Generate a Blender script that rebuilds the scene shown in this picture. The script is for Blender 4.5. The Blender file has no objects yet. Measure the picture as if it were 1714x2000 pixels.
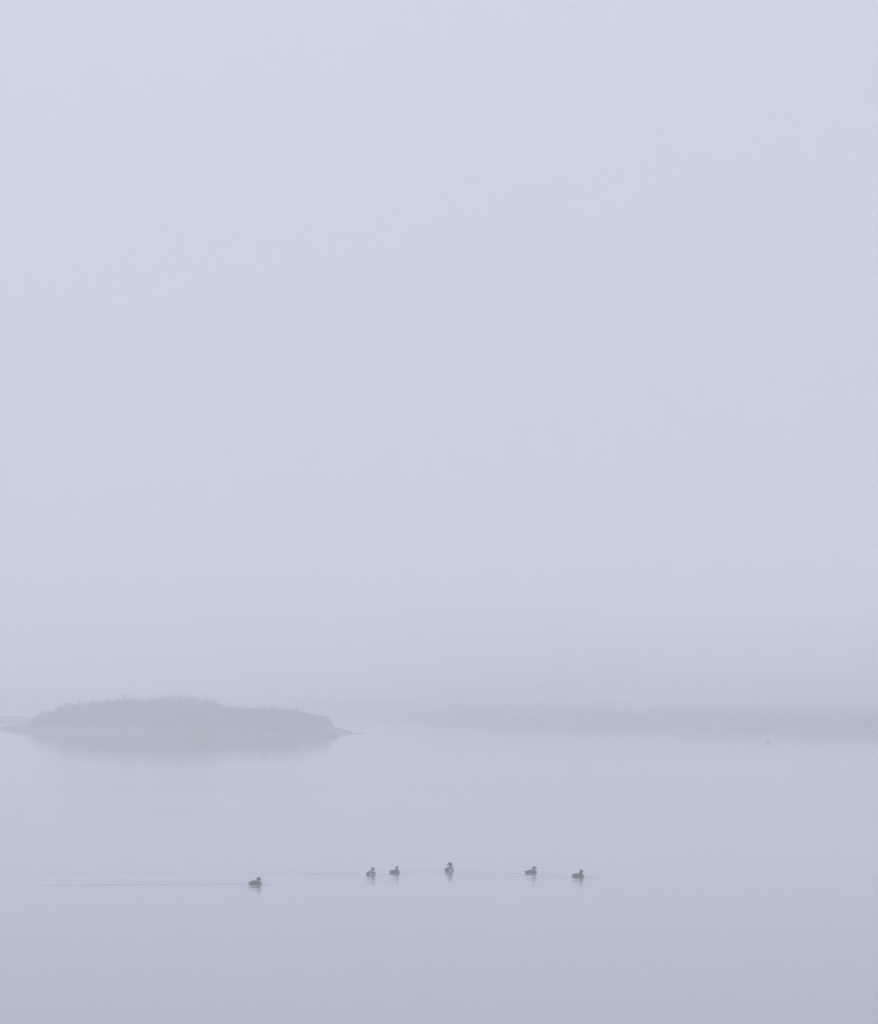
import bpy, bmesh, math, random
import numpy as np
from mathutils import Vector, Matrix

random.seed(7)
rng = np.random.default_rng(7)
sc = bpy.context.scene
COL = sc.collection

# ------------------------------------------------------------------ camera
EYE = 8.1                      # metres above the water, on a low bank
K = 1.7                        # depth scale of the layout (long lens)
FPX = 5000.0 * K               # focal length in photo pixels (photo 1714 x 2000)
PITCH = math.atan(320.0 / FPX)
cam_d = bpy.data.cameras.new("camera")
cam = bpy.data.objects.new("camera", cam_d); COL.objects.link(cam)
cam.location = (0, 0, EYE)
cam.rotation_euler = (math.pi / 2 + PITCH, 0, 0)
cam_d.sensor_fit = 'HORIZONTAL'; cam_d.sensor_width = 36.0
cam_d.lens = 36.0 * FPX / 1714.0
cam_d.clip_start = 0.5; cam_d.clip_end = 6000.0
sc.camera = cam

# ------------------------------------------------------------------ sky, sun, exposure
SUN_EL, SUN_AZ = math.radians(38), math.radians(-38)     # azimuth from +Y, negative = left
w = bpy.data.worlds.new("World"); sc.world = w; w.use_nodes = True
nt = w.node_tree; nt.nodes.clear()
N = nt.nodes.new; L = nt.links.new
out = N('ShaderNodeOutputWorld'); bg = N('ShaderNodeBackground'); bg.inputs[1].default_value = 0.1
sky = N('ShaderNodeTexSky'); sky.sky_type = 'NISHITA'; sky.sun_disc = False
sky.sun_elevation = SUN_EL; sky.sun_rotation = SUN_AZ
sky.air_density = 1.0; sky.dust_density = 2.0
tc = N('ShaderNodeTexCoord'); sep = N('ShaderNodeSeparateXYZ'); L(tc.outputs['Generated'], sep.inputs[0])
ramp = N('ShaderNodeMapRange'); ramp.inputs[1].default_value = 0.0; ramp.inputs[2].default_value = 1.0
ramp.inputs[3].default_value = 0.0; ramp.inputs[4].default_value = 1.0; L(sep.outputs[2], ramp.inputs[0])
cloud = N('ShaderNodeMix'); cloud.data_type = 'RGBA'
cloud.inputs[6].default_value = (4.72, 5.02, 5.78, 1)       # cloud layer low in the sky
cloud.inputs[7].default_value = (14.5, 15.5, 17.8, 1)       # brighter overhead
L(ramp.outputs[0], cloud.inputs[0])
mix = N('ShaderNodeMix'); mix.data_type = 'RGBA'; mix.inputs[0].default_value = 0.85
L(sky.outputs[0], mix.inputs[6]); L(cloud.outputs[2], mix.inputs[7])
L(mix.outputs[2], bg.inputs[0]); L(bg.outputs[0], out.inputs[0])

sun_d = bpy.data.lights.new("sun", 'SUN'); sun_d.energy = 0.8; sun_d.angle = math.radians(25)
sun_d.color = (1.0, 0.95, 0.88)
sun = bpy.data.objects.new("sun", sun_d); COL.objects.link(sun)
sdir = Vector((math.sin(SUN_AZ) * math.cos(SUN_EL), math.cos(SUN_AZ) * math.cos(SUN_EL), math.sin(SUN_EL)))
sun.rotation_euler = sdir.to_track_quat('Z', 'Y').to_euler()
sun.location = (0, 0, 90)

vs = sc.view_settings
sc.display_settings.display_device = 'sRGB'
vs.view_transform = 'Standard'; vs.look = 'None'; vs.gamma = 1.0; vs.use_curve_mapping = False
vs.exposure = -0.02
sc.render.engine = 'CYCLES'
sc.cycles.use_denoising = True
sc.cycles.volume_bounces = 4
sc.cycles.max_bounces = 8

# ------------------------------------------------------------------ helpers
def px_ground(px, py, z=0.0):
    """the point at height z seen at photo pixel px, py (used to read positions off the photo)"""
    u = (px - 857.0) / FPX; v = (1000.0 - py) / FPX
    d = Vector((u, math.cos(PITCH) - v * math.sin(PITCH), math.sin(PITCH) + v * math.cos(PITCH)))
    t = (z - EYE) / d.z
    return Vector((0, 0, EYE)) + d * t

def link(name, me, mat=None, parent=None, smooth=True):
    o = bpy.data.objects.new(name, me); COL.objects.link(o)
    if mat is not None: me.materials.append(mat)
    if parent is not None: o.parent = parent
    if smooth: me.polygons.foreach_set('use_smooth', [True] * len(me.polygons))
    return o

def tag(o, label=None, cat=None, group=None, kind=None):
    if label: o['label'] = label
    if cat: o['category'] = cat
    if group: o['group'] = group
    if kind: o['kind'] = kind
    return o

def grid_mesh(name, X, Y, Z):
    ny, nx = X.shape
    co = np.stack([X, Y, Z], -1).reshape(-1, 3).astype(np.float32)
    i = np.arange(ny * nx).reshape(ny, nx)
    f = np.stack([i[:-1, :-1], i[:-1, 1:], i[1:, 1:], i[1:, :-1]], -1).reshape(-1, 4)
    return mesh_np(name, co, f)

def mesh_np(name, co, f):
    me = bpy.data.meshes.new(name)
    co = np.ascontiguousarray(co, dtype=np.float32); f = np.ascontiguousarray(f, dtype=np.int32)
    me.vertices.add(len(co)); me.vertices.foreach_set('co', co.ravel())
    k = f.shape[1]
    me.loops.add(f.size); me.loops.foreach_set('vertex_index', f.ravel())
    me.polygons.add(len(f)); me.polygons.foreach_set('loop_start', np.arange(len(f), dtype=np.int32) * k)
    me.update(calc_edges=True); me.validate()
    return me

def new_mat(name, rough=0.8, spec=0.3):
    m = bpy.data.materials.new(name); m.use_nodes = True
    b = m.node_tree.nodes['Principled BSDF']
    b.inputs['Roughness'].default_value = rough
    b.inputs['Specular IOR Level'].default_value = spec
    return m, m.node_tree, b

def noise_mat(name, cols, scale=1.0, detail=5.0, stretch=(1, 1, 1), rough=0.85, spec=0.2, bump=0.0, lo=0.3, hi=0.7, bscale=6.0):
    m, t, b = new_mat(name, rough, spec)
    n = t.nodes.new; l = t.links.new
    c = n('ShaderNodeTexCoord'); mp = n('ShaderNodeMapping'); mp.inputs['Scale'].default_value = stretch
    l(c.outputs['Object'], mp.inputs[0])
    no = n('ShaderNodeTexNoise'); no.inputs['Scale'].default_value = scale; no.inputs['Detail'].default_value = detail
    l(mp.outputs[0], no.inputs['Vector'])
    r = n('ShaderNodeValToRGB'); e = r.color_ramp.elements
    e[0].position = lo; e[0].color = (*cols[0], 1); e[1].position = hi; e[1].color = (*cols[-1], 1)
    for k, cc in enumerate(cols[1:-1]):
        x = e.new(lo + (hi - lo) * (k + 1) / (len(cols) - 1)); x.color = (*cc, 1)
    l(no.outputs['Fac'], r.inputs[0]); l(r.outputs[0], b.inputs['Base Color'])
    if bump:
        n2 = n('ShaderNodeTexNoise'); n2.inputs['Scale'].default_value = bscale; n2.inputs['Detail'].default_value = 6
        l(c.outputs['Object'], n2.inputs['Vector'])
        bp = n('ShaderNodeBump'); bp.inputs['Strength'].default_value = 0.6; bp.inputs['Distance'].default_value = bump
        l(n2.outputs['Fac'], bp.inputs['Height']); l(bp.outputs[0], b.inputs['Normal'])
    return m

def vnoise(x, y, seed=0, octaves=4):
    """smooth value noise, numpy, 0..1"""
    r = np.random.default_rng(seed); T = r.random((256, 256)); tot = 0; amp = 1; s = 0
    x = np.asarray(x, float); y = np.asarray(y, float)
    for o in range(octaves):
        xi = np.floor(x).astype(int); yi = np.floor(y).astype(int); fx = x - xi; fy = y - yi
        fx = fx * fx * (3 - 2 * fx); fy = fy * fy * (3 - 2 * fy)
        a = T[xi % 256, yi % 256]; b = T[(xi + 1) % 256, yi % 256]; c = T[xi % 256, (yi + 1) % 256]; d = T[(xi + 1) % 256, (yi + 1) % 256]
        tot = tot + amp * ((a * (1 - fx) + b * fx) * (1 - fy) + (c * (1 - fx) + d * fx) * fy)
        s += amp; amp *= .5; x = x * 2.03 + 17.1; y = y * 2.03 + 5.7
    return tot / s

# ------------------------------------------------------------------ materials
M_water, t, b = new_mat("lake_water", 0.04, 0.5)
b.inputs['Base Color'].default_value = (0.155, 0.17, 0.212, 1)
b.inputs['IOR'].default_value = 1.333
n = t.nodes.new; l = t.links.new
c = n('ShaderNodeTexCoord')
mp = n('ShaderNodeMapping'); mp.inputs['Scale'].default_value = (0.55, 1.5, 1); l(c.outputs['Object'], mp.inputs[0])
n1 = n('ShaderNodeTexNoise'); n1.inputs['Scale'].default_value = 1.1; n1.inputs['Detail'].default_value = 4; l(mp.outputs[0], n1.inputs['Vector'])
mp2 = n('ShaderNodeMapping'); mp2.inputs['Scale'].default_value = (0.010, 0.030, 1); l(c.outputs['Object'], mp2.inputs[0])
n2 = n('ShaderNodeTexNoise'); n2.inputs['Scale'].default_value = 1.0; n2.inputs['Detail'].default_value = 2; l(mp2.outputs[0], n2.inputs['Vector'])
mr = n('ShaderNodeMapRange'); mr.inputs[1].default_value = .38; mr.inputs[2].default_value = .66; mr.inputs[3].default_value = .65; mr.inputs[4].default_value = 1.0
l(n2.outputs['Fac'], mr.inputs[0])                                   # breeze patches
mul = n('ShaderNodeMath'); mul.operation = 'MULTIPLY'; l(n1.outputs['Fac'], mul.inputs[0]); l(mr.outputs[0], mul.inputs[1])
sy = n('ShaderNodeSeparateXYZ'); l(c.outputs['Object'], sy.inputs[0])       # a light breeze ruffles the water beyond the birds
b1 = n('ShaderNodeMapRange'); b1.interpolation_type = 'SMOOTHSTEP'; b1.inputs[1].default_value = 200; b1.inputs[2].default_value = 260; b1.inputs[3].default_value = 0; b1.inputs[4].default_value = 1
b2 = n('ShaderNodeMapRange'); b2.interpolation_type = 'SMOOTHSTEP'; b2.inputs[1].default_value = 300; b2.inputs[2].default_value = 400; b2.inputs[3].default_value = 1; b2.inputs[4].default_value = 0
l(sy.outputs[1], b1.inputs[0]); l(sy.outputs[1], b2.inputs[0])
bb_ = n('ShaderNodeMath'); bb_.operation = 'MULTIPLY'; l(b1.outputs[0], bb_.inputs[0]); l(b2.outputs[0], bb_.inputs[1])
ba = n('ShaderNodeMath'); ba.operation = 'MULTIPLY_ADD'; ba.inputs[1].default_value = 1.3; ba.inputs[2].default_value = 0.6; l(bb_.outputs[0], ba.inputs[0])
mul2 = n('ShaderNodeMath'); mul2.operation = 'MULTIPLY'; l(mul.outputs[0], mul2.inputs[0]); l(ba.outputs[0], mul2.inputs[1])
bp = n('ShaderNodeBump'); bp.inputs['Strength'].default_value = 1.0; bp.inputs['Distance'].default_value = 0.008
l(mul2.outputs[0], bp.inputs['Height']); l(bp.outputs[0], b.inputs['Normal'])

M_beach = noise_mat("shore_gravel", [(.016, .014, .011), (.040, .035, .028), (.085, .074, .060)], .8, 8, (1, 1, 1), .9, .2, .08)
M_land = noise_mat("moorland", [(.13, .13, .10), (.18, .17, .125), (.24, .22, .16), (.33, .30, .22)], .035, 7, (.35, 1.6, 1), .95, .1, .3, .32, .72)
M_spit = noise_mat("marsh_grass", [(.05, .055, .035), (.12, .11, .07)], .6, 6, (.3, 1, 1), .95, .1, .1)
M_leaf = noise_mat("thicket_leaves", [(.014, .015, .010), (.038, .033, .023), (.130, .105, .078)], .22, 4, (1, 1, 1), .8, .2, 0, .32, .68)
M_scrub = noise_mat("bank_scrub_leaves", [(.12, .125, .095), (.19, .18, .14), (.26, .24, .19)], .12, 5, (1, 1, 1), .85, .2, 0, .32, .7)
M_rust = noise_mat("rust_leaves", [(.24, .11, .065), (.38, .20, .12)], 1.5, 4)
M_rose = noise_mat("reddish_leaves", [(.20, .065, .058), (.32, .13, .11)], 1.5, 4)
M_twig = noise_mat("twig_bark", [(.03, .025, .02), (.06, .05, .04)], 3, 4)
M_dark = noise_mat("conifer_needles", [(.012, .022, .012), (.03, .04, .022)], 3, 4)
M_stone = noise_mat("pale_stone", [(.52, .51, .48), (.74, .73, .70)], 3, 6, (1, 1, 1), .85, .2, .02)

# ------------------------------------------------------------------ ducks: where they float (photo pixels of the waterline, turned to metres)
DUCKS = [  # px, py, yaw (0 = facing right), head yaw, drake, scale, neck lift
    (499, 1727.5, -8, -8, False, 1.02, 0.0,
     "brown hen mallard farthest left, alone, swimming right with its bill dipped", "nearest"),
    (724.5, 1709, 50, 12, True, 1.0, .03,
     "drake with dark head and white collar seen from behind, beside a brown hen", ""),
    (771, 1706, 36, 40, False, .98, .02,
     "brown hen with upright neck, third from the left beside the small drake", ""),
    (877, 1701.5, 58, 112, True, 1.10, .035,
     "drake with its dark head turned left, alone mid line", ""),
    (1037, 1706.5, -6, -4, False, 1.0, .02,
     "brown hen swimming right with low flat back, second from the right", ""),
    (1129, 1713, -12, -6, False, 1.0, .02,
     "brown hen at the right end of the line, pale ripple under its flank", ""),
]
FAR = (1499, 1452)
duck_xy = [px_ground(d[0], d[1]) for d in DUCKS]
far_xy = px_ground(*FAR)

# ------------------------------------------------------------------ water, with real ripples and wakes
def axis(fine0, fine1, step, lo, hi, grow):
    a = list(np.arange(fine0, fine1 + 1e-6, step)); s = step
    x = a[-1]
    while x < hi: s = min(s * grow, 60); x = min(x + s, hi); a.append(x)
    s = step; x = a[0]; pre = []
    while x > lo: s = min(s * grow, 60); x = max(x - s, lo); pre.append(x)
    return np.array(pre[::-1] + a)
WX = axis(-21, 12, .12, -1200, 1200, 1.12)
WY = axis(84 * K, 113 * K, .075, -60, 1980, 1.12)
X, Y = np.meshgrid(WX, WY)
Z = np.zeros_like(X)

def wake_line(pts, amp, width=.30, fade=None):
    """a long ripple train along a line of photo pixels; height in metres"""
    global Z
    P = [px_ground(*p) for p in pts]
    for k, (a, bb) in enumerate(zip(P[:-1], P[1:])):
        d = (bb - a); Lg = d.length; ux, uy = d.x / Lg, d.y / Lg
        m = (Y > min(a.y, bb.y) - 3) & (Y < max(a.y, bb.y) + 3)
        x = X[m] - a.x; y = Y[m] - a.y
        s = x * ux + y * uy; r = -x * uy + y * ux
        tt = (s / Lg + k) / (len(P) - 1)
        inside = 1 / (1 + np.exp(-(s) / .15)) / (1 + np.exp((s - Lg) / .15))
        env = 1.15 * (1 - .55 * tt) * (.80 + .4 * vnoise(s * .35 + 9 * k, r * 0 + 3.3, 21, 2))
        wob = .06 * np.sin(s * .8) + .03 * np.sin(s * 2.1)
        q = r + wob
        Z[m] += 3.4 * amp * env * inside * np.exp(-(q / width) ** 2) * np.cos(q * 5.0)

# long straight wakes trailing to the left of each duck
wake_line([(488, 1727.8), (0, 1730)], .0075)
wake_line([(488, 1727.0), (60, 1718)], .0018)
wake_line([(712, 1708.5), (360, 1707.0), (0, 1703)], .0060)
wake_line([(713, 1710.5), (560, 1716)], .0022)
wake_line([(735, 1709.8), (775, 1713.5)], .0045)
wake_line([(762, 1706.0), (500, 1699.5), (200, 1697)], .0022)
wake_line([(782, 1706.5), (800, 1708)], .0040)
wake_line([(866, 1700.5), (560, 1699)], .0035)
wake_line([(888, 1700.8), (1000, 1703)], .0025)
wake_line([(1024, 1706.3), (880, 1706.5), (780, 1705)], .0042)
wake_line([(1052, 1707), (1072, 1708)], .0035)
wake_line([(1116, 1713), (980, 1712.2), (870, 1709)], .0060)
wake_line([(1142, 1713.2), (1168, 1714)], .0025)
wake_line([(514, 1727.8), (532, 1729)], .0045)

for p, dk in zip(duck_xy, DUCKS):                       # fine rings and bow ripples round each bird
    m = (abs(X - p.x) < 6) & (abs(Y - p.y) < 12)
    x = X[m] - p.x; y = Y[m] - p.y
    r = np.sqrt((x * 1.0) ** 2 + y ** 2)
    fall = np.exp(-np.maximum(r - .25, 0) / 1.1)
    ph = vnoise(x * .7 + 31 * dk[0], y * .5, 5, 2) * 5
    Z[m] += .0036 * fall * np.sin(r * 2 * math.pi / .52 + ph)
    # the water in front: ripples mostly crosswise, which break up the reflection
    fr = np.exp(-(x / .7) ** 2) * np.exp(-np.maximum(-y, 0) / 7.0) * (y < .4)
    Z[m] += .0085 * fr * np.sin(y * 2 * math.pi / 1.45 + x * 1.7 + ph)
Z += .0016 * (vnoise(X * 1.3 + 40, Y * 2.6 + 10, 3, 3) - .5) * ((Y > 84 * K) & (Y < 113 * K) & (X > -21) & (X < 12))
water = link("water", grid_mesh("water", X, Y, Z), M_water)
tag(water, kind='structure')

# ------------------------------------------------------------------ island
AX0, AX1 = px_ground(-30, 1424), px_ground(688, 1433)     # tips of the island at the waterline
ax = (AX1 - AX0); AL = ax.length; ux, uy = ax.x / AL, ax.y / AL; nx_, ny_ = uy, -ux   # n = towards the camera
def isl_front(s):  return K * np.interp(s, [0, .06, .15, .3, .5, .7, .85, .93, 1], [0, .8, 3.0, 7, 10, 9, 6, 3.6, .3])
def isl_back(s):   return K * np.interp(s, [0, .06, .15, .3, .5, .7, .85, .93, 1], [0, 1.5, 5, 10, 12, 10, 7, 3.5, 0])
def isl_sr(x, y):
    dx, dy = x - AX0.x, y - AX0.y
    return (dx * ux + dy * uy) / AL, dx * nx_ + dy * ny_
def isl_h(s, r):
    f = isl_front(s); bk = isl_back(s)
    lim = np.where(r > 0, f, bk) + .6 * (vnoise(s * 40, r * .2 + 8, 12, 3) - .5)
    e = np.clip((lim - abs(r)), -3, 30)                       # metres inside the waterline
    h = np.where(e > 0, 1.25 * (1 - np.exp(-e / (4.0 * K))), e * .12)
    ridge = np.interp(s, [0, .02, .08, .14, .3, .5, .8, .92, .94, 1], [.3, .7, 1.35, 1.4, 1.35, 1.2, 1.2, 1.65, 1.6, 1.1])
    return h * ridge + np.where(e > 0, .12 * (vnoise(s * 90, r * .8, 4, 3) - .45), 0) * np.clip(e, 0, 1)
S, R_ = np.meshgrid(np.linspace(-.03, 1.03, 360), np.linspace(-14 * K, 12 * K, 190))
IX = AX0.x + S * AL * ux + R_ * nx_; IY = AX0.y + S * AL * uy + R_ * ny_
island = link("island", grid_mesh("island", IX, IY, isl_h(S, R_) + .0), M_beach)
tag(island, kind='structure')

# height of the thicket's top line, read off the photo
TOPX = [60, 75, 84, 100, 140, 180, 250, 320, 380, 415, 432, 445, 520, 560, 585, 600, 620, 640, 647]
TOPY = [1408, 1398, 1391, 1384, 1374, 1368, 1364, 1362, 1363, 1368, 1376, 1382, 1383, 1387, 1391, 1396, 1400, 1402, 1404]
def top_h(x, y):
    px = 857 + x / y * FPX
    ty = np.interp(px, TOPX, TOPY)
    return EYE - (ty - 1320.0) * y / FPX
def leaf_cloud(P, size, seed, flat=.35):
    """one small bent leaf-clump face (quad) at each point"""
    r = np.random.default_rng(seed); n = len(P)
    a = r.normal(size=(n, 3)); a[:, 2] *= flat + .5; a /= np.linalg.norm(a, axis=1)[:, None]
    bb = r.normal(size=(n, 3)); bb -= (a * bb).sum(1)[:, None] * a; bb /= np.linalg.norm(bb, axis=1)[:, None]
    s = (size * r.uniform(.6, 1.4, n))[:, None]
    V = np.stack([P - a * s, P + bb * s * .45, P + a * s, P - bb * s * .45], 1).reshape(-1, 3)
    F = np.arange(n * 4).reshape(n, 4)
    return V, F
def crown_points(cx, cy, z0, rx, rz, n, r):
    """points through an uneven dome, most of them near its surface"""
    v = r.normal(size=(n, 3)); v /= np.linalg.norm(v, axis=1)[:, None]; v[:, 2] = abs(v[:, 2])
    th = np.arctan2(v[:, 1], v[:, 0])
    lump = 1 + .16 * np.sin(th * 3 + cx) + .12 * np.sin(th * 5 + v[:, 2] * 5 + cy * 2)
    q = r.uniform(.45, 1.03, n) * lump
    return np.stack([cx + v[:, 0] * rx * q, cy + v[:, 1] * rx * q, z0 + v[:, 2] * rz * q], 1)

pts = []
r = np.random.default_rng(11)
placed = 0
sprigs = []
while placed < 520:
    s = r.uniform(.10, .935); sr = isl_front(s) * .62; br = isl_back(s) * .8
    rr = r.uniform(-br, sr)
    x = AX0.x + s * AL * ux + rr * nx_; y = AX0.y + s * AL * uy + rr * ny_
    px = 857 + x / y * FPX
    if px < 66 or px > 643: continue
    g = float(isl_h(np.array(s), np.array(rr))); T = float(top_h(x, y))
    q = (rr + br) / (sr + br)                       # 0 back .. 1 front: lower towards the water in front
    T = g + (T - g) * (1.0 if q < .7 else 1 - (q - .7) * 1.5) * r.uniform(.62, 1.08)
    h = T - g
    if h < .5: continue
    rx = r.uniform(1.1, 2.1)
    edge = min(px - 62, 646 - px) * y / FPX + .1
    rx = max(.3, min(rx, edge))
    pts.append(crown_points(x, y, g - .1, rx, h, 340, r)); placed += 1
    for k in range(9):
        a = r.uniform(0, 6.28); d = rx * r.uniform(0, .7)
        sprigs.append((x + d * math.cos(a), y + d * math.sin(a), g + h * math.sqrt(max(0, 1 - (d / rx) ** 2)) * .9, r.uniform(.15, .5)))
P = np.concatenate(pts)
V1, F1 = leaf_cloud(P, .17, 5)
SP = np.array(sprigs); V2 = []
for x, y, z, hh in sprigs:                            # thin upright shoots above the leaves
    dx, dy = r.uniform(-.12, .12), r.uniform(-.12, .12); wd = .035
    a = r.uniform(0, 3.14); cx, cy = wd * math.cos(a), wd * math.sin(a)
    V2 += [(x - cx, y - cy, z - .5), (x + cx, y + cy, z - .5), (x + dx + cx * .5, y + dy + cy * .5, z + hh), (x + dx - cx * .5, y + dy - cy * .5, z + hh)]
    n_l = 5
    for k in range(n_l):
        tt = .3 + .7 * k / n_l; q = np.array([x + dx * tt, y + dy * tt, z + hh * tt]); a = r.uniform(0, 6.28); sz = .10
        e1 = np.array([math.cos(a), math.sin(a), .5]) * sz; e2 = np.array([-math.sin(a), math.cos(a), .4]) * sz * .5
        V2 += [tuple(q - e1 * .1), tuple(q + e1 * .5 + e2), tuple(q + e1), tuple(q + e1 * .5 - e2)]
V2 = np.array(V2); F2 = np.arange(len(V2)).reshape(-1, 4) + len(V1)
thicket = link("thicket", mesh_np("thicket", np.concatenate([V1, V2]), np.concatenate([F1, F2])), M_leaf, smooth=False)
tag(thicket, "dense dark mass of leafy shrubs covering the low island", "thicket", kind='stuff')

# shrubs that stand out from the mass by colour or shape
def limbs_mesh(h, rx, n, r, trunk=.05):
    bm = bmesh.new()
    def tube(a, bq, r0, r1):
        d = (bq - a); L_ = d.length
        M = Matrix.Translation((a + bq) / 2) @ d.to_track_quat('Z', 'Y').to_matrix().to_4x4()
        bmesh.ops.create_cone(bm, cap_ends=True, segments=6, radius1=r0, radius2=r1, depth=L_, matrix=M)
    tube(Vector((0, 0, -.2)), Vector((0, 0, h * .35)), trunk, trunk * .7)
    for k in range(n):
        a = k * 2.4 + r.uniform(-.3, .3); e = Vector((math.cos(a) * rx * .75, math.sin(a) * rx * .75, h * r.uniform(.6, .9)))
        m_ = Vector((e.x * .4, e.y * .4, h * .5)); s0 = Vector((0, 0, h * r.uniform(.12, .33)))
        tube(s0, m_, trunk * .55, trunk * .4); tube(m_, e, trunk * .4, trunk * .12)
    me = bpy.data.meshes.new("limbs"); bm.to_mesh(me); bm.free()
    return me
def shrub(name, loc, rx, h, mat, label, cat, group=None, n=900, size=.15, seed=1, cone=False, base=.1):
    r = np.random.default_rng(seed)
    e = bpy.data.objects.new(name, None); COL.objects.link(e); e.location = loc
    tag(e, label, cat, group)
    link("trunk", limbs_mesh(h, rx, 7 if not cone else 3, r), M_twig, e)
    if cone:
        zz = r.uniform(.08, 1, n) ** .8; aa = r.uniform(0, 6.28, n); rad = rx * (1 - zz) * (1 + .35 * np.sin(zz * 30)) * r.uniform(.5, 1, n) + .03
        P = np.stack([rad * np.cos(aa), rad * np.sin(aa), zz * h], 1)
    else:
        P = crown_points(0, 0, h * base, rx, h * (1 - base), n, r)
    V, F = leaf_cloud(P, size, seed)
    link("crown", mesh_np("crown", V, F), mat, e, smooth=False)
    return e
def isl_at(px, py_base, back=0.0):
    """a spot on the island under photo pixel column px at distance row py_base"""
    p = px_ground(px, py_base, 1.0)
    s, q = isl_sr(p.x, p.y)
    return Vector((p.x, p.y, float(isl_h(np.array(s), np.array(q))) - .05))
for px, py, rx, h, m, lab, cone, sd in [
    (395, 1428, 1.5, 2.3, M_rust, "round orange brown shrub low on the island front, near the waterline", False, 21),
    (308, 1420, 1.1, 4.4, M_rose, "small reddish shrub showing at the top of the thicket's highest part", False, 22),
    (432, 1420, 1.1, 3.9, M_rose, "reddish shrub where the thicket's crest steps down to the right", False, 23),
    (478, 1421, 1.5, 3.6, M_rose, "broad reddish shrub on the crest of the island's lower right half", False, 24),
    (515, 1422, 1.1, 3.5, M_rose, "narrower reddish shrub just right of the broad reddish one on the crest", False, 25),
    (545, 1425, 1.2, 3.0, M_rose, "dull red shrub halfway down the right part of the island", False, 26),
    (580, 1416, .55, 2.6, M_dark, "pointed young conifer standing above the thicket's falling right shoulder", True, 27),
    (612, 1419, .5, 2.1, M_dark, "second pointed conifer, nearest the thicket's squared right end", True, 28),
    (653, 1426, .4, .95, M_dark, "tiny dark bush below the thicket's cut off right end", False, 29),
    (71, 1414, .5, 1.5, M_dark, "lone dark sapling at the thicket's left foot beside the spit", True, 30),
    (243, 1413, .5, 3.9, M_dark, "spiky sapling rising just above the left half of the thicket", True, 31)]:
    o = shrub("shrub" if not cone else "young_conifer", isl_at(px, py), rx, h, m, lab, "shrub" if not cone else "small tree",
              n=900 if rx > .7 else 380, seed=sd, cone=cone, base=.32 if m is M_rose else .05)

def stone(px, py, sx, sy, sz, label, seed):
    r = random.Random(seed)
    bm = bmesh.new(); bmesh.ops.create_icosphere(bm, subdivisions=3, radius=1)
    for v in bm.verts:
        f = 1 + .18 * math.sin(v.co.x * 3 + seed) * math.cos(v.co.y * 4 + seed * 2) + .08 * math.sin(v.co.z * 9 + seed) + r.uniform(-.02, .02)
        v.co = Vector((v.co.x * sx * f, v.co.y * sy * f, max(v.co.z * sz * 1.4 * f, -.3 * sz)))
    me = bpy.data.meshes.new("stone"); bm.to_mesh(me); bm.free()
    o = link("stone", me, M_stone); p = isl_at(px, py); o.location = (p.x, p.y, p.z + sz * .3); o.rotation_euler.z = r.uniform(0, 3)
    tag(o, label, "stone", "pale stones along the island shore")
for a in [
    (200, 1419, .35, .25, .22, "leftmost pale stone, at the foot of the island thicket", 1),
    (222, 1425, .28, .2, .14, "small pale stone a little right of and below the leftmost one", 2),
    (233, 1427, .22, .2, .12, "tiny pale stone low on the shore beside the small one", 3),
    (276, 1422, .40, .25, .2, "brightest pale stone at the foot of the thicket's tall middle", 4),
    (329, 1427, .38, .3, .14, "flat pale stone on the shore between the bright one and the orange shrub", 5),
    (367, 1433, .2, .2, .13, "small pale stone on the shore just left of the orange brown shrub", 6),
    (499, 1436, .62, .3, .14, "long pale stone at the waterline under the lower right half", 7),
    (536, 1435, .6, .3, .10, "low pale slab right of the long stone at the waterline", 8),
    (550, 1435, .5, .3, .10, "rightmost low pale slab at the island's waterline", 9)]:
    stone(*a)

# ------------------------------------------------------------------ the far shore, its hill, and the low spit on the left
SHX = [-700, -300, -200, -117, -60, -25, -11, 4, 30, 62, 100, 200, 700]
SHY = [K * q for q in [900, 820, 760, 690, 610, 545, 505, 445, 400, 372, 350, 310, 270]]
def shore_y(x): return np.interp(x, SHX, SHY) + 6 * K * (vnoise(x * .06 + 50, x * 0, 8, 4) - .5)
def land_h(x, d):
    d = d / K
    h = np.interp(d, [-30, 0, 3, 12, 40, 90, 150, 230, 320, 450, 620, 800], [-2, 0, .3, .9, 2.4, 4.8, 7.6, 12, 19, 32, 48, 55])
    h = h * (1 + (np.interp(x, [-130, -20, 80], [1.6, 1.15, .72]) - 1) * np.clip(d / 60, 0, 1))
    h = np.where(h > 0, 54 * np.tanh(h / 54), h)              # every crest stays inside the fog layer
    return h + (vnoise(x * .03, d * .05, 9, 4) - .5) * np.clip(d * .02, 0, 1.8) 
GX = np.unique(np.concatenate([np.linspace(-700, 700, 120), np.linspace(-170, 170, 341)]))
GD = K * np.concatenate([np.linspace(-30, -1, 8), np.linspace(0, 60, 60), np.linspace(62, 300, 80), np.linspace(306, 800, 60)])
XX, DD = np.meshgrid(GX, GD)
YY = shore_y(XX) + DD; YY = np.minimum(YY, 1140 * K + DD * .01)
far = link("hillside", grid_mesh("hillside", XX, YY, land_h(XX, DD)), M_land)
tag(far, kind='structure')

# scrub along the far bank, seen only as a dim band
r = np.random.default_rng(31); pts = []
for k in range(2100):
    x = r.uniform(-150, 110); row = r.random()
    d = K * (.3 + 40 * row ** 1.25)
    if vnoise(x * .05, d * .09 / K, 44, 3) < .27: continue
    y = float(shore_y(np.array(x))) + d; g = float(land_h(np.array(x), np.array(d)))
    pts.append(crown_points(x, y, g - .2, r.uniform(1.5, 3.4), r.uniform(.3, .85), 80, r))
V, F = leaf_cloud(np.concatenate(pts), .33, 9)
scrub = link("bank_scrub", mesh_np("bank_scrub", V, F), M_scrub, smooth=False)
tag(scrub, "dim band of low scrub along the far bank, half lost in fog", "scrub", kind='stuff')

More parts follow.
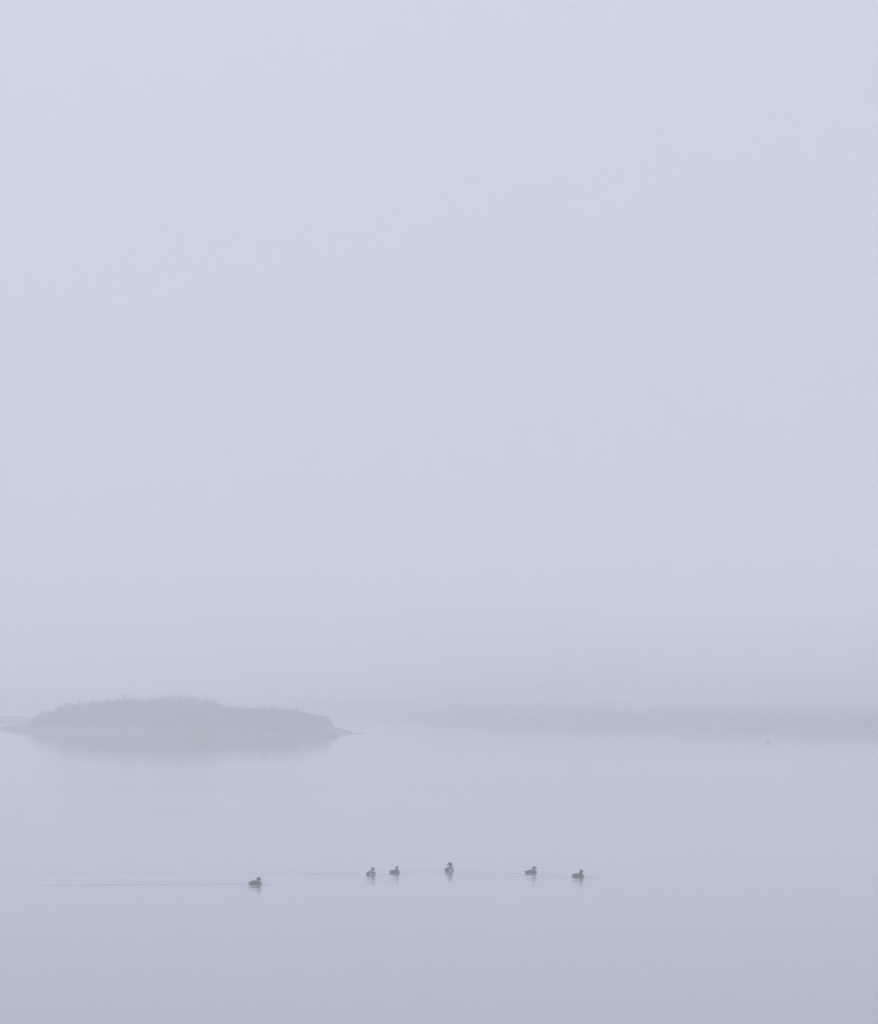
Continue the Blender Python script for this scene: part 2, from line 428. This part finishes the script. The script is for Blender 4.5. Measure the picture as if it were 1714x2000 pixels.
A, B2 = px_ground(-600, 1404), px_ground(112, 1411)
S, R_ = np.meshgrid(np.linspace(0, 1, 260), np.linspace(-1, 1, 40))
dx, dy = B2.x - A.x, B2.y - A.y; LL = math.hypot(dx, dy)
wid = 9 * K * np.clip((1 - S) * 7, 0, 1) ** .6 * np.clip(S * 8, 0, 1)
SX = A.x + S * dx; SY = A.y + S * dy + 6 * K - R_ * (wid + 1.5) + 2 * (vnoise(S * 20, S * 0, 3, 3) - .5)
SZ = -.25 + (1.15 + .25 * (vnoise(S * 60, R_ * 2, 6, 3) - .5)) * np.clip(1 - R_ ** 2, 0, 1) ** .45 * np.clip((1 - S) * 9, 0, 1) ** .5
spit = link("spit", grid_mesh("spit", SX, SY, SZ), M_spit); tag(spit, kind='structure')

# ------------------------------------------------------------------ ducks
def smin(a, bq, k):
    h = np.clip(.5 + .5 * (bq - a) / k, 0, 1); return bq * (1 - h) + a * h - k * h * (1 - h)
def ell(P, c, rad):
    q = (P - np.array(c)) / np.array(rad); k0 = np.linalg.norm(q, axis=-1)
    k1 = np.linalg.norm(q / np.array(rad), axis=-1); return k0 * (k0 - 1) / np.maximum(k1, 1e-6)
def cap(P, a, bq, r0, r1):
    a = np.array(a); bq = np.array(bq); ba = bq - a; pa = P - a
    h = np.clip((pa @ ba) / (ba @ ba), 0, 1); return np.linalg.norm(pa - h[..., None] * ba, axis=-1) - (r0 + (r1 - r0) * h)
def surface_nets(f, lo, hi, step):
    ax_ = [np.arange(lo[k], hi[k], step) for k in range(3)]
    G = np.stack(np.meshgrid(*ax_, indexing='ij'), -1); D = f(G); n = D.shape
    corners = [(i, j, k) for i in (0, 1) for j in (0, 1) for k in (0, 1)]
    C_ = {c: D[c[0]:n[0] - 1 + c[0], c[1]:n[1] - 1 + c[1], c[2]:n[2] - 1 + c[2]] for c in corners}
    acc = np.zeros(C_[(0, 0, 0)].shape + (3,)); cnt = np.zeros(C_[(0, 0, 0)].shape)
    for ca in corners:
        for axn in range(3):
            if ca[axn]: continue
            cb = list(ca); cb[axn] = 1; cb = tuple(cb)
            a, bq = C_[ca], C_[cb]; x = (a < 0) != (bq < 0)
            tt = np.where(x, a / np.where(x, a - bq, 1), 0)
            p = np.zeros(a.shape + (3,)) + np.array(ca); p[..., axn] += tt
            acc += p * x[..., None]; cnt += x
    act = cnt > 0; idx = -np.ones(act.shape, int); idx[act] = np.arange(act.sum())
    I = np.argwhere(act); V = (I + acc[act] / cnt[act][:, None]) * step + np.array(lo)
    F = []
    for axn in range(3):
        o1, o2 = [(1, 2), (2, 0), (0, 1)][axn]
        sl0 = [slice(1, None)] * 3; sl0[axn] = slice(0, n[axn] - 1)
        A_ = D[tuple(slice(1, n[k] - 1) if k != axn else slice(0, n[k] - 1) for k in range(3))]
        B_ = D[tuple(slice(1, n[k] - 1) if k != axn else slice(1, n[k]) for k in range(3))]
        cr = np.argwhere((A_ < 0) != (B_ < 0))
        sgn = A_[tuple(cr.T)] < 0
        base = cr.copy()
        for k in range(3):
            if k != axn: base[:, k] += 1
        def at(da, db):
            q = base.copy(); q[:, o1] -= da; q[:, o2] -= db; return idx[tuple(q.T)]
        q = np.stack([at(0, 0), at(1, 0), at(1, 1), at(0, 1)], 1)
        q[~sgn] = q[~sgn][:, ::-1]
        F.append(q)
    F = np.concatenate(F); F = F[(F >= 0).all(1)]
    return V, F[:, ::-1] if False else F

def plumage(name, cols, scale, stretch=(1, 1, 1)):
    return noise_mat(name, cols, scale, 5, stretch, .75, .25, .004, .35, .65, 40)
M_hen = plumage("hen_feathers", [(.025, .018, .012), (.085, .062, .042), (.15, .115, .08)], 26, (1, 1.6, 1.6))
M_henhead = plumage("hen_head_feathers", [(.035, .026, .018), (.075, .056, .04)], 30)
M_green = new_mat("drake_head_feathers", .45, .5)[0]; M_green.node_tree.nodes['Principled BSDF'].inputs['Base Color'].default_value = (.008, .024, .018, 1)
M_collar = new_mat("white_collar_feathers", .8, .2)[0]; M_collar.node_tree.nodes['Principled BSDF'].inputs['Base Color'].default_value = (.62, .62, .60, 1)
M_breast = plumage("chestnut_breast", [(.045, .022, .014), (.085, .042, .028)], 22)
M_flank = plumage("grey_flank", [(.28, .275, .27), (.44, .435, .43)], 30, (1, 3, 3))
M_rump = new_mat("black_rump_feathers", .6, .3)[0]; M_rump.node_tree.nodes['Principled BSDF'].inputs['Base Color'].default_value = (.012, .013, .014, 1)
M_back = plumage("drake_back_feathers", [(.05, .042, .036), (.10, .09, .08)], 24, (1, 3, 3))
M_bill_h = plumage("hen_bill", [(.06, .045, .02), (.12, .075, .03)], 20)
M_bill_d = plumage("drake_bill", [(.10, .095, .03), (.15, .14, .04)], 20)
M_eye = new_mat("eye_black", .1, .6)[0]; M_eye.node_tree.nodes['Principled BSDF'].inputs['Base Color'].default_value = (.01, .008, .006, 1)
M_tail_w = plumage("pale_tail_feathers", [(.25, .24, .22), (.42, .41, .39)], 20, (1, 4, 1))

def loft(sections, seg=12):
    """closed skin through (centre, half width, half height) sections along +X"""
    V, F = [], []
    for (c, hw, hh) in sections:
        for k in range(seg):
            a = 2 * math.pi * k / seg; V.append((c[0], c[1] + hw * math.cos(a), c[2] + hh * math.sin(a)))
    n = len(sections)
    for i in range(n - 1):
        for k in range(seg):
            F.append((i * seg + k, i * seg + (k + 1) % seg, (i + 1) * seg + (k + 1) % seg, (i + 1) * seg + k))
    me = bpy.data.meshes.new("loft"); me.from_pydata(V, [], F + [tuple(range(seg))[::-1], tuple(range((n - 1) * seg, n * seg))]); me.update()
    return me

def make_duck(loc, yaw, head_yaw, drake, scale, lift, label, group, coarse=False):
    e = bpy.data.objects.new("duck", None); COL.objects.link(e)
    e.location = loc; e.rotation_euler = (0, 0, math.radians(yaw)); e.scale = (scale,) * 3
    tag(e, label, "duck", group)
    hy = math.radians(head_yaw); hd = np.array([math.cos(hy), math.sin(hy), 0.0]); hs = 1.16 if drake else 1.0
    nb = np.array([.100, 0, .080]); ntop = np.array([.098, 0, .215 + lift]); hc = ntop + hd * .020 + np.array([0, 0, .020])
    def f(P):
        d = ell(P, (-.01, 0, .028), (.235, .118, .098))
        d = smin(d, ell(P, (-.065, 0, .085), (.140, .092, .086)), .03)         # folded wings' hump
        d = smin(d, ell(P, (.135, 0, .055), (.090, .090, .085)), .04)         # breast
        tailp = P.copy(); tailp[..., 1] *= .55
        d = smin(d, cap(tailp, (-.20, 0, .070), (-.275, 0, .092), .036, .012), .03)
        d = smin(d, cap(P, nb, ntop, .072, .053), .045)
        loc_ = P - hc; u = loc_ @ hd; side = loc_ @ np.array([-hd[1], hd[0], 0]); Q = np.stack([u, side, loc_[..., 2]], -1)
        d = smin(d, ell(Q, (0, 0, 0), (.069 * hs, .050 * hs, .056 * hs)), .025)
        d = smin(d, ell(Q, (.044, 0, -.014), (.038, .028, .028)), .02)        # face running into the bill
        return d
    st = .0095 if not coarse else .014
    V, F = surface_nets(f, (-.32, -.16, -.10), (.30, .16, .36), st)
    me = mesh_np("body", V, F)
    mats = [M_green, M_collar, M_breast, M_flank, M_rump, M_back] if drake else [M_hen, M_henhead]
    for m in mats: me.materials.append(m)
    cen = V[F].mean(1); mi = np.zeros(len(F), int)
    x, y, z = cen.T
    if drake:
        neck = np.linalg.norm((cen - ntop)[:, :2], axis=1) < .115
        mi[:] = 3
        mi[(x > .07) & (z < .17)] = 2
        mi[(z > .115) & (x < .05)] = 5
        mi[(x < -.19)] = 4
        mi[neck & (z > .140)] = 1
        mi[neck & (z > .162)] = 0
    else:
        mi[(z > .165 + 0 * x) & (x > .03)] = 1
    me.polygons.foreach_set('material_index', mi.astype(np.int32))
    body = link("body", me, None, e)
    # bill: tapered, flattened, tipped downwards
    dip = math.radians(24 if not drake else 20)
    bill_me = loft([((0, 0, 0), .016, .017), ((.018, 0, .001), .014, .012), ((.038, 0, -.001), .0145, .008), ((.055, 0, -.001), .015, .006), ((.066, 0, -.002), .009, .004)])
    for v in bill_me.vertices: v.co = Vector((v.co.x * 1.75, v.co.y * 1.35, v.co.z * 1.35))
    bill = link("bill", bill_me, M_bill_d if drake else M_bill_h, e)
    bp_ = hc + hd * .064 * hs + np.array([0, 0, -.020]); bill.location = bp_; bill.rotation_euler = (0, dip, hy)
    for sgn in (-1, 1):
        sv = np.array([-hd[1], hd[0], 0]) * sgn
        bm = bmesh.new(); bmesh.ops.create_uvsphere(bm, u_segments=10, v_segments=8, radius=.0062)
        m2 = bpy.data.meshes.new("eye"); bm.to_mesh(m2); bm.free()
        eye = link("eye", m2, M_eye, e); eye.location = hc + hd * .030 + sv * .0425 * hs + np.array([0, 0, .011])
        # folded wing lying along the flank
        secs = []
        for tt, hw, hh in [(0, .004, .010), (.12, .012, .038), (.4, .015, .050), (.7, .012, .036), (.9, .007, .018), (1, .002, .005)]:
            xx = .095 - .33 * tt; secs.append(((xx, sgn * (.104 - .062 * tt ** 2 - .02 * (1 - tt) ** 4),   .078 + .012 * tt), hw, hh))
        wing = link("wing", loft(secs, 14), M_back if drake else M_hen, e)
    # short flat fan of tail feathers
    V_, F_ = [], []
    for k in range(7):
        a = math.radians((k - 3) * 11); ln = .085 - .006 * abs(k - 3)
        d1 = Vector((-math.cos(a), math.sin(a), .38)).normalized(); sd_ = Vector((math.sin(a), math.cos(a), 0)) * .012
        o_ = Vector((-.225, 0, .080 + .001 * k)); i0 = len(V_)
        for s_, zt in ((0, .003), (.6, .0025), (1, .001)):
            c_ = o_ + d1 * ln * s_; wd = 1.0 if s_ < 1 else .35
            V_ += [tuple(c_ - sd_ * wd + Vector((0, 0, -zt))), tuple(c_ + sd_ * wd + Vector((0, 0, -zt))), tuple(c_ + sd_ * wd + Vector((0, 0, zt))), tuple(c_ - sd_ * wd + Vector((0, 0, zt)))]
        for s_ in range(2):
            for q in range(4):
                F_.append((i0 + s_ * 4 + q, i0 + s_ * 4 + (q + 1) % 4, i0 + s_ * 4 + 4 + (q + 1) % 4, i0 + s_ * 4 + 4 + q))
        F_ += [(i0, i0 + 3, i0 + 2, i0 + 1), (i0 + 8, i0 + 9, i0 + 10, i0 + 11)]
    tm = bpy.data.meshes.new("tail"); tm.from_pydata(V_, [], F_); tm.update()
    link("tail", tm, M_tail_w if drake else M_hen, e, smooth=False)
    return e

GRP = "mallards swimming in a line on the lake"
for p, dk in zip(duck_xy, DUCKS):
    make_duck((p.x, p.y, -.012), dk[2], dk[3], dk[4], dk[5], dk[6], dk[7], GRP)
make_duck((far_xy.x, far_xy.y, -.01), 10, 0, False, .85, .0,
          "distant duck, a dim speck alone near the far bank on the right", None, True)

# ------------------------------------------------------------------ fog
bm = bmesh.new(); bmesh.ops.create_cube(bm, size=1.0)
for v in bm.verts:
    v.co = Vector((v.co.x * 2600, (550 + v.co.y * 1300) * K, -3.5 + (v.co.z + .5) * 66))
me = bpy.data.meshes.new("haze"); bm.to_mesh(me); bm.free()
M_haze = bpy.data.materials.new("haze_air"); M_haze.use_nodes = True
t = M_haze.node_tree; t.nodes.clear()
o_ = t.nodes.new('ShaderNodeOutputMaterial'); pv = t.nodes.new('ShaderNodeVolumePrincipled')
pv.inputs['Color'].default_value = (.965, .975, .99, 1)
pv.inputs['Density'].default_value = 0.0042 / K
pv.inputs['Anisotropy'].default_value = 0.18
t.links.new(pv.outputs[0], o_.inputs['Volume'])
haze = link("haze", me, M_haze, smooth=False); tag(haze, "even pale fog over the whole lake", "fog", kind='stuff')
